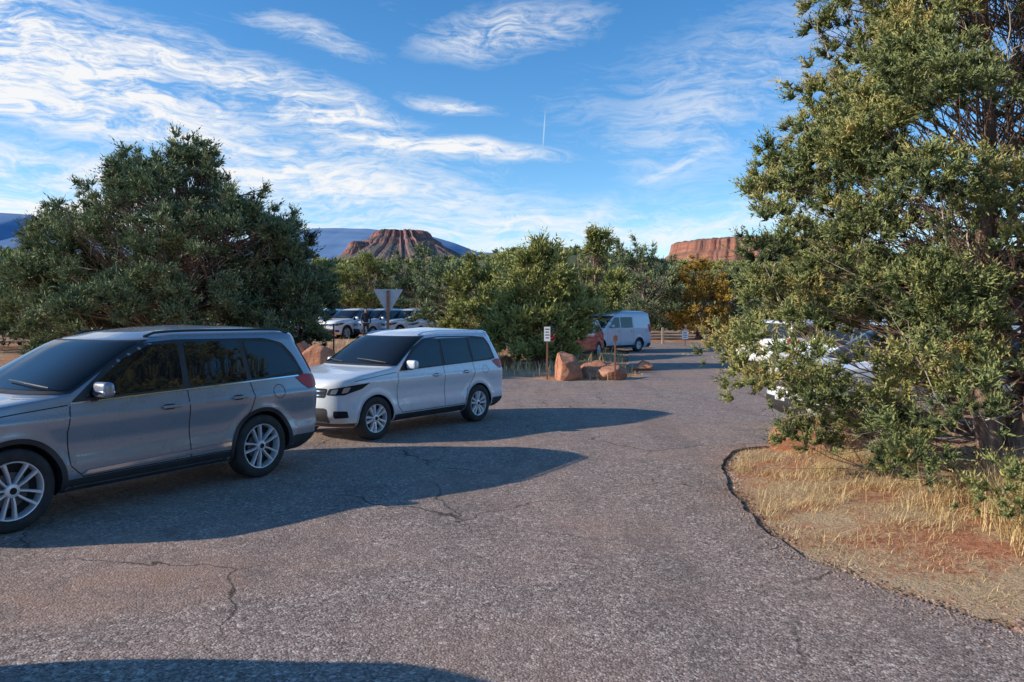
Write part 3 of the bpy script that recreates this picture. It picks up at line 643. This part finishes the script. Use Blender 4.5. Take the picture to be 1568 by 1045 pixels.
VAN=dict(L=4.9,fo=.9,wb=2.9,wr=.345,rim=.2,ar=.39,wy=.80,H=2.1,style='five',
 F=[(.22,.2),(.35,.03),(.6,.0),(.85,.05),(1.0,.25),(1.12,.62),(1.2,.80),(1.5,1.15),(1.72,1.45),(1.87,1.75),(1.98,2.1),(2.06,2.5),(2.1,3.0)],
 R=[(.22,4.8),(.35,4.88),(.6,4.9),(1.4,4.87),(1.9,4.8),(2.02,4.7),(2.07,4.4),(2.1,3.9)],
 W=[(.22,.88),(.32,.93),(.5,.95),(1.0,.955),(1.2,.95),(1.8,.87),(1.92,.84),(2.0,.76),(2.06,.55),(2.09,.3),(2.1,.05)],
 Lf=[(.2,.5),(1.1,.6),(1.3,.45),(2.1,.6)],nf=[(.2,2.6),(2.1,2.8)],Lr=[(.2,.15),(1.9,.18),(2.05,.4)],nr=[(.2,3),(2.1,3)],
 wins=[[(1.55,1.22),(2.3,1.22),(2.3,1.75),(1.95,1.73),(1.7,1.5)],[(2.4,1.22),(3.3,1.22),(3.3,1.75),(2.4,1.75)]],
 frame=None,ws=(1.24,1.80,.9),rw=(1.3,1.75,.8),
 doors=[[(1.4,1.2),(1.38,.4)],[(2.35,1.8),(2.35,.38)],[(3.35,1.8),(3.35,.38)],[(1.4,.36),(3.35,.36)]],handles=[(2.2,1.05),(3.2,1.05)],mirror=(1.62,1.3),arch='body',strip=False,cap=(4.4,1.0),clad=.36)
def build_car(name,S,loc,rotz,pm,res=1.0,zg=0.0,scale=1.0):
    e=empty(name,(loc[0],loc[1],zg),rotz); z0,z1=S['F'][0][0],S['H']; e.scale=(scale,)*3
    Ff,Rf,Wf=[lut(S[k],z0,z1,.008) for k in 'FRW']; Lf,nf,Lr,nr=[lut(S[k],z0,z1,.05) for k in ('Lf','nf','Lr','nr')]
    L=S['L']; xw=(S['fo'],S['fo']+S['wb'])
    def eff(z):
        F_,R__=Ff(z),Rf(z); d=R__-F_; return F_,R__,np.minimum(Lf(z),.46*d),np.minimum(Lr(z),.46*d),Wf(z)
    def bow(x): return 1-.035*np.abs((x-L*.5)/(L*.5))**2.6
    def flare(x,z):
        v=0
        for c in xw:
            d=np.hypot(x-c,z-S['wr']); v=v+.024*np.exp(-((d-S['ar']-.03)/.055)**2)
        return v*(z<S['wr']+S['ar']+.3)
    def fr(p,z,off=0,k=.0):
        F_,R__,lf,lr,W=eff(z); n=nf(z); q=min(abs(p),1)*math.pi/2; sg=1 if p>=0 else -1
        s=math.sin(q)**(2/n); c=max(0,math.cos(q))**(2/n); x=F_+lf*(1-c)+max(abs(p)-1,0)
        y=W*s*bow(x)+flare(x,z)*s
        return (x-off*math.cos(q),sg*(y+off*math.sin(q)),z+off*k)
    def rr_(p,z,off=0,k=.0):
        F_,R__,lf,lr,W=eff(z); n=nr(z); q=min(abs(p),1)*math.pi/2; sg=1 if p>=0 else -1
        s=math.sin(q)**(2/n); c=max(0,math.cos(q))**(2/n); x=R__-lr*(1-c)-max(abs(p)-1,0)
        y=W*s*bow(x)+flare(x,z)*s
        return (x+off*math.cos(q),sg*(y+off*math.sin(q)),z+off*k)
    def side(x,z):
        F_,R__,lf,lr,W=eff(z); a=np.clip((x-F_)/lf,0,1); b_=np.clip((R__-x)/lr,0,1)
        y=W*min((1-(1-a)**nf(z))**(1/nf(z)),(1-(1-b_)**nr(z))**(1/nr(z))); return y*bow(x)+flare(x,z)
    zz=np.linspace(z0,z1,3000); m=np.abs(np.gradient(zz))+.45*np.abs(np.gradient(Ff(zz)))+.45*np.abs(np.gradient(Rf(zz)))+1.0*np.abs(np.gradient(Wf(zz)))
    cm=np.cumsum(m); cm/=cm[-1]; nl=int(115*res); lv=np.interp(np.linspace(cm[0],1,nl),cm,zz); lv[-1]=z1-.0005
    nc=int(22*res); ns_=int(64*res); V=[]
    for z in lv:
        ps=np.linspace(-1,1,2*nc+1); loop=[fr(p,z) for p in ps]
        F_,R__,lf,lr,W=eff(z); xs_=np.linspace(F_+lf,R__-lr,ns_+1)[1:-1]
        loop+=[(x,float(W*bow(x)+flare(x,z)),z) for x in xs_]
        loop+=[rr_(p,z) for p in ps[::-1]]
        loop+=[(x,-float(W*bow(x)+flare(x,z)),z) for x in xs_[::-1]]
        V+=loop
    nL=len(loop); Fs=[]
    for i in range(nl-1):
        for j in range(nL):
            k=(j+1)%nL; Fs.append([i*nL+j,i*nL+k,(i+1)*nL+k,(i+1)*nL+j])
    Fs.append(list(range(nL))[::-1]); Fs.append([ (nl-1)*nL+j for j in range(nL)])
    bm=bmesh.new(); bv=[bm.verts.new(v) for v in V]
    for f in Fs: bm.faces.new([bv[i] for i in f])
    bmesh.ops.recalc_face_normals(bm,faces=list(bm.faces)); me=bpy.data.meshes.new('body'); bm.to_mesh(me); bm.free()
    me.materials.append(pm); me.materials.append(DRK)
    ob=bpy.data.objects.new('body',me); COL.objects.link(ob)
    bm=bmesh.new()
    for c in xw:
        for sg in (-1,1):
            M=Matrix.Translation((c,sg*(S['wy']+.12),S['wr']))@Matrix.Rotation(math.pi/2,4,'X')
            bmesh.ops.create_cone(bm,cap_ends=True,segments=56,radius1=S['ar'],radius2=S['ar'],depth=.5,matrix=M)
    cm_=bpy.data.meshes.new('cut'); bm.to_mesh(cm_); bm.free(); cm_.materials.append(pm); cm_.materials.append(DRK); cm_.polygons.foreach_set('material_index',[1]*len(cm_.polygons))
    cu=bpy.data.objects.new('cut',cm_); COL.objects.link(cu)
    md=ob.modifiers.new('b','BOOLEAN'); md.operation='DIFFERENCE'; md.object=cu; md.solver='EXACT'
    bpy.context.view_layer.update(); dg=bpy.context.evaluated_depsgraph_get(); nm=bpy.data.meshes.new_from_object(ob.evaluated_get(dg))
    ob.modifiers.clear(); ob.data=nm; bpy.data.objects.remove(cu)
    nm.polygons.foreach_set('use_smooth',[True]*len(nm.polygons)); nm.set_sharp_from_angle(angle=math.radians(38)); ob.parent=e
    parts={}
    def add(part,mat,vf):
        d=parts.setdefault(part,[[],[],mat]); o=len(d[0]); d[0].extend([tuple(map(float,v)) for v in vf[0]]); d[1].extend([[a+o for a in f] for f in vf[1]])
    def sm(sg,off): return lambda x,z:(x,sg*(side(x,z)+off),z)
    for sg in (-1,1):
        if S['frame']: add('window_surround',BLK,patch(roundpoly(S['frame'],.05),sm(sg,.004)))
        for wp in S['wins']: add('side_windows',GLASS,patch(roundpoly(wp,.035),sm(sg,.009)))
        for dl in S['doors']: add('panel_gaps',DRK,ribbon(dl,.009,sm(sg,.0025)))
        cx_,cz_=S['cap']; add('panel_gaps',DRK,ribbon([(cx_+.085*math.cos(t),cz_+.08*math.sin(t)) for t in np.linspace(0,6.283,28)],.006,sm(sg,.0025),step=.5))
        if S['frame']:
            f0,f1=S['frame'][0],S['frame'][1]
            add('belt_trim',CHR if S['strip'] else BLK,ribbon([(f0[0],f0[1]-.002),(f1[0]-.1,f1[1]-.005)],.014,sm(sg,.010)))
        for hx,hz in S['handles']:
            add('handle_shade_patch',DRK,patch(roundpoly([(hx-.08,hz-.03),(hx+.05,hz-.03),(hx+.05,hz+.025),(hx-.08,hz+.025)],.03),sm(sg,.003)))  # flat dark patch painted for the shade behind the handle
            add('door_handles',pm,rbox((.20,.022,.032),(hx,sg*(side(hx,hz)+.028),hz),.009))
        mx,mz=S['mirror']; yy=side(mx,mz)+.13
        add('mirrors',pm,rbox((.12,.215,.15),(mx,sg*yy,mz+.015),.05,4,taper=.9))
        if S['strip']: add('mirror_trim',CHR,rbox((.124,.19,.05),(mx-.002,sg*yy,mz-.012),.02,3,taper=.95))
        add('mirror_stalks',BLK,rbox((.07,.16,.045),(mx,sg*(yy-.10),mz-.055),.018))
        zc=S['clad']; x0,x1=xw[0]+S['ar']+.01,xw[1]-S['ar']-.01
        add('sill_cladding',BLK,patch([(x0,z0+.012),(x1,z0+.012),(x1,zc),(x0,zc)],sm(sg,.006)))
        if S['strip']: add('chrome_strip',CHR,patch(roundpoly([(1.50,.40),(3.15,.43),(3.16,.47),(1.58,.435)],.01),sm(sg,.016)))
        for c in xw:
            an=np.radians(np.linspace(-14,194,50)); wd=.045 if S['arch']=='black' else .018
            pts=[(c+(S['ar']+wd*.45)*math.cos(a),S['wr']+(S['ar']+wd*.45)*math.sin(a)) for a in an]
            add('arch_trim',BLK if S['arch']=='black' else pm,ribbon(pts,wd,sm(sg,.008),step=.2))
        H0=S['H']>2
        tz=(1.0,1.16) if not H0 else (1.0,1.4)
        add('tail_lamps',RED,patch([(sg*.52,tz[0]),(sg*1.0,tz[0]-.03),(sg*1.10,tz[0]+.03),(sg*1.18,tz[1]-.045),(sg*1.05,tz[1]-.01),(sg*.52,tz[1]-.04)],lambda p,z:rr_(p,z,.008),.03))
        add('head_lamp_housings',DRK,patch(roundpoly([(sg*.40,.76),(sg*.75,.755),(sg*.98,.82),(sg*1.12,.925),(sg*.9,.905),(sg*.42,.855)],.02),lambda p,z:fr(p,z,.006),.03))
        add('head_lamps',AMB,patch(roundpoly([(sg*.46,.775),(sg*.58,.775),(sg*.60,.855),(sg*.48,.84)],.02),lambda p,z:fr(p,z,.012),.03))
        add('head_lamps',AMB,patch(roundpoly([(sg*.68,.785),(sg*.80,.795),(sg*.84,.875),(sg*.70,.87)],.02),lambda p,z:fr(p,z,.012),.03))
        add('fog_recess',DRK,patch(roundpoly([(sg*.55,.40),(sg*.85,.41),(sg*.83,.51),(sg*.55,.52)],.03),lambda p,z:fr(p,z,.006),.04))
        if S['frame']:
            ry,rx0,rx1,rt_=S['rail']
            def topz(x,y):
                for z in np.arange(z1-.001,1.3,-.003):
                    if side(x,z)>=y: return z
                return 1.5
            xr_=np.linspace(rx0,rx1,18); zr=np.array([topz(x,ry) for x in xr_]); zr=np.convolve(np.pad(zr,2,mode='edge'),np.ones(5)/5,'valid')
            lift=.035*np.minimum(1,np.minimum(xr_-rx0,rx1-xr_)/.12)
            P=[(x,sg*ry,z+l_) for x,z,l_ in zip(xr_,zr,lift)]
            a,b_=tubes([(P,[.014]*len(P))],8); add('roof_rails',BLK if S['strip'] else CHR,(a.tolist(),b_.tolist()))
    za,zb,pw=S['ws']; add('windscreen_surround',BLK,patch([(-pw-.0,za-.015),(pw,za-.015),(pw-.06,zb+.006),(-pw+.06,zb+.006)],lambda p,z:fr(p,z,.006,.6),.05))
    add('windscreen',GLASS,patch(roundpoly([(-pw+.05,za+.012),(pw-.05,za+.012),(pw-.12,zb-.012),(-pw+.12,zb-.012)],.04),lambda p,z:fr(p,z,.012,.7),.04))
    for (pa,pb) in ((-.55,-.02),(.05,.6)):
        wp=[fr(pa+(pb-pa)*t,za+.02+.05*t,.03,.8) for t in np.linspace(0,1,8)]
        a,b_=tubes([(wp,[.008]*8)],5); add('wipers',BLK,(a.tolist(),b_.tolist()))
    za,zb,pw=S['rw']; add('rear_window',GLASS,patch(roundpoly([(-pw,za),(pw,za),(pw-.08,zb),(-pw+.08,zb)],.04),lambda p,z:rr_(p,z,.01,.3),.05))
    add('grille',DRK,patch(roundpoly([(-.38,.72),(.38,.72),(.39,.86),(-.39,.86)],.03),lambda p,z:fr(p,z,.006),.05))
    for zq in (.755,.82): add('grille_bars',CHR,patch([(-.37,zq-.009),(.37,zq-.009),(.37,zq+.009),(-.37,zq+.009)],lambda p,z:fr(p,z,.012),.05))
    V_,F_=lathe([(.06,0),(.058,-.012),(.045,-.014),(.043,-.006),(.001,-.006)],28); x0,_,_=fr(0,.79)
    add('badge',CHR,([(x0-.02+y,x,z+.79) for x,y,z in V_],F_))
    add('lower_intake',BLK,patch(roundpoly([(-.45,.32),(.45,.32),(.42,.56),(-.42,.56)],.04),lambda p,z:fr(p,z,.006),.05))
    add('number_plate',WHT,rbox((.012,.31,.15),(rr_(0,.78)[0]+.012,0,.78),.004,2))
    add('number_plate',WHT,rbox((.012,.31,.15),(fr(0,.58)[0]-.012,0,.58),.004,2))
    add('bumper_cladding',BLK,patch([(-1.25,z0+.01),(1.25,z0+.01),(1.25,.42),(-1.25,.42)],lambda p,z:rr_(p,z,.006),.05))
    if not S['strip']: add('bumper_cladding',BLK,patch([(-1.1,z0+.01),(1.1,z0+.01),(1.1,.31),(-1.1,.31)],lambda p,z:fr(p,z,.008),.05))
    for k,(v,f,mt) in parts.items(): pymesh(k,v,f,[mt],smooth=True,parent=e,sharp=40)
    wm=wheel_mesh(S['wr'],S['rim'],S['style'])
    for i,c in enumerate(xw):
        for sg in (-1,1):
            o=bpy.data.objects.new('wheel',wm); COL.objects.link(o); o.parent=e; o.location=(c,sg*S['wy'],S['wr']); o.rotation_euler=(0,random.uniform(0,1.2),0 if sg<0 else math.pi)
    return e
def place_by_wheels(S,pf,pr,sc=1.0):
    pf=np.array(pf);pr=np.array(pr); d=pr-pf; a=math.atan2(d[1],d[0]); mid=(pf+pr)/2
    lx,ly=(S['fo']+S['wb']/2)*sc,-(S['wy']+.115)*sc; c,s=math.cos(a),math.sin(a)
    return (mid[0]-(lx*c-ly*s),mid[1]-(lx*s+ly*c)),a
P_GREY=paint('grey_metallic_paint',(.30,.325,.365),.35,.30)
P_WHITE=paint('pale_silver_paint',(.70,.74,.78),.05,.3)
P_WH2=paint('white_paint',(.82,.83,.84),0,.35)
P_BLUE=paint('light_blue_paint',(.52,.59,.68),.05,.35)
P_RED=paint('red_paint',(.70,.015,.015),.0,.3)
P_DK=paint('dark_blue_paint',(.05,.07,.11),.4,.3)
l,a=place_by_wheels(SUV_A,GP(22,817),GP(402,731)); build_car('unseen_shadow_suv',SUV_A,l,a,P_GREY,1.25)
l,a=place_by_wheels(SUV_B,GP(578,674),GP(733,646),.94); build_car('unseen_shadow_suv',SUV_B,l,a,P_WHITE,1.1,scale=.94)
build_car('unseen_shadow_suv',SUV_B,(-5.95,-.35),math.radians(60),P_DK,.6)  # unseen car, added out of frame to cast the foreground shadow
for (px,Y,rot,pm,S) in [(505,44,62,P_WH2,SUV_A),(545,45,58,P_BLUE,SUV_B),(585,46,55,P_WH2,SUV_A),(618,47,60,P_WH2,SUV_B),(450,44,60,P_WH2,SUV_B),(395,45,60,P_BLUE,SUV_A)]:
    build_car('unseen_shadow_suv',S,(XA(px,Y),Y-1.5),math.radians(rot),pm,.5,zg=.505)
build_car('camper_van',VAN,(XA(925,39)-1.7,37.0),math.radians(42),P_BLUE,.6)
build_car('unseen_shadow_suv',SUV_B,(XA(858,31)-.5,30.2),math.radians(65),P_RED,.5)
build_car('unseen_shadow_suv',SUV_B,(8.2,27.5),math.radians(-75),P_WH2,.6)
build_car('unseen_shadow_suv',SUV_A,(8.2,22.6),math.radians(-60),P_BLUE,.6)
build_car('unseen_shadow_suv',SUV_B,(4.3,12.3),math.radians(8),P_WH2,.8)

# ---------------- signs and posts
MST=simple('galvanised_sign_back',(.46,.49,.53),.45,.3,noise_amt=.15)
MWD=simple('brown_wood_post',(.34,.15,.08),.85,noise_amt=.4,nscale=12)
MRS=simple('rusty_steel_post',(.22,.10,.065),.8,noise_amt=.3)
MSW=simple('sign_face_white',(.78,.78,.76),.5); MSK=simple('sign_text_dark',(.03,.03,.03),.6)
Y=24; x=XA(594,Y); e=empty('yield_sign',(x,Y,.05),math.radians(4))
tri=roundpoly([(-.47,2.62),(.47,2.62),(0,1.81)],.06,5); n=len(tri)
V=[(p[0],.07,p[1]) for p in tri]+[(p[0],.075,p[1]) for p in tri]; Fs=[list(range(n)),list(range(n,2*n))[::-1]]+[[i,(i+1)%n,n+(i+1)%n,n+i] for i in range(n)]
pymesh('sign_plate',V,Fs,[MST],parent=e)
v,f=rbox((.085,.09,2.72),(0,0,1.22),.008,2); pymesh('post',v,f,[MWD],parent=e)
def post_sign(name,px,Y,ztop,plate,h0,w_,mat=MSW):
    e=empty(name,(XA(px,Y),Y,.0),math.radians(-5))
    v,f=rbox((.05,.04,ztop+.1),(0,0,ztop/2-.05),.006,2); pymesh('post',v,f,[MRS],parent=e)
    if plate:
        v,f=rbox((w_,.008,plate),(0,-.028,h0+plate/2),.003,2); pymesh('sign_plate',v,f,[mat],parent=e)
        vs=[];fs=[]
        for k in range(4):
            zq=h0+plate*(.2+.2*k); ww=w_*(.35 if k%2 else .28); vs+=[(-ww,-.034,zq),(ww,-.034,zq),(ww,-.034,zq+plate*.07),(-ww,-.034,zq+plate*.07)]; fs.append([4*k,4*k+1,4*k+2,4*k+3])
        pymesh('lettering',vs,fs,[MSK],parent=e)
post_sign('parking_sign',838,22.3,1.52,.42,1.10,.18)
post_sign('parking_sign',942,22.0,1.30,.16,1.12,.14,mat=MRS)
post_sign('marker_post',511,27.5,1.55,.0,0,0)
post_sign('information_sign',1049,46,.9,.5,.4,.36,mat=simple('sign_blue',(.30,.40,.55),.5))
for px in (1015,1080,1130):
    v,f=rbox((.16,.16,1.1),(XA(px,49),49,.5),.03,2); pymesh('wooden_post',v,f,[simple('weathered_wood',(.36,.27,.19),.9,noise_amt=.3)])
# ---------------- person
def person(loc,rot):
    e=empty('person',loc,rot)
    def skin(name,verts,edges,rad,mat,sub=2):
        me=bpy.data.meshes.new(name); me.from_pydata(verts,edges,[]); me.update(); o=bpy.data.objects.new(name,me); COL.objects.link(o)
        md=o.modifiers.new('s','SKIN'); 
        for i,r_ in enumerate(rad): me.skin_vertices[0].data[i].radius=(r_,r_*.85) if isinstance(r_,float) else r_
        me.skin_vertices[0].data[0].use_root=True
        o.modifiers.new('u','SUBSURF').levels=sub; o.modifiers['u'].render_levels=sub
        me.materials.append(mat); o.parent=e; return o
    jk=simple('dark_jacket',(.03,.035,.05),.9,noise_amt=.3); tr=simple('dark_trousers',(.04,.04,.045),.9,noise_amt=.3); sk=simple('skin',(.55,.34,.25),.6); hr=simple('hair',(.03,.018,.01),.8); sh=simple('shoe',(.02,.02,.02),.7)
    skin('jacket',[(0,0,.95),(0,0,1.1),(0,0,1.3),(0,0,1.42),(-.17,0,1.40),(-.23,-.02,1.14),(-.21,-.13,.93),(.17,0,1.40),(.24,0,1.14),(.22,-.12,.95)],[(0,1),(1,2),(2,3),(3,4),(4,5),(5,6),(3,7),(7,8),(8,9)],[(.17,.12),(.16,.115),(.18,.125),(.11,.09),.07,.05,.04,.07,.05,.04],jk)
    skin('trousers',[(0,0,.93),(-.10,0,.85),(-.11,-.02,.48),(-.12,.02,.1),(.10,0,.85),(.12,-.05,.48),(.13,0,.1)],[(0,1),(1,2),(2,3),(0,4),(4,5),(5,6)],[(.15,.12),.09,.062,.048,.09,.062,.048],tr)
    for s in (-.12,.13): skin('shoe',[(s,.05,.04),(s,-.05,.045),(s,-.17,.03)],[(0,1),(1,2)],[.04,.045,.035],sh)
    skin('neck_and_head',[(0,0,1.42),(0,-.01,1.52),(0,-.015,1.60),(0,-.01,1.68),(0,-.115,1.60)],[(0,1),(1,2),(2,3),(2,4)],[.055,.055,(.078,.09),(.07,.085),.012],sk)
    skin('hair',[(0,.03,1.60),(0,.01,1.69),(0,-.03,1.715)],[(0,1),(1,2)],[.082,.085,.06],hr)
    for (hx,hy,hz) in ((-.21,-.15,.90),(.22,-.14,.92)):
        vs=[(hx,hy,hz),(hx,hy-.03,hz-.06)];ed=[(0,1)];rd=[.022,.03]
        for k in range(4):
            b0=len(vs); ox=(k-1.5)*.019; L_=(.06,.07,.065,.05)[k]
            vs+=[(hx+ox,hy-.045,hz-.09),(hx+ox,hy-.07,hz-.09-L_*.6),(hx+ox,hy-.065,hz-.09-L_)]; ed+=[(1,b0),(b0,b0+1),(b0+1,b0+2)]; rd+=[.009,.008,.007]
        b0=len(vs); vs+=[(hx+.035,hy-.04,hz-.05),(hx+.05,hy-.055,hz-.08)]; ed+=[(1,b0),(b0,b0+1)]; rd+=[.01,.008]
        skin('hand',vs,ed,rd,sk,1)
person((XA(560,40),40,.50),math.radians(20))
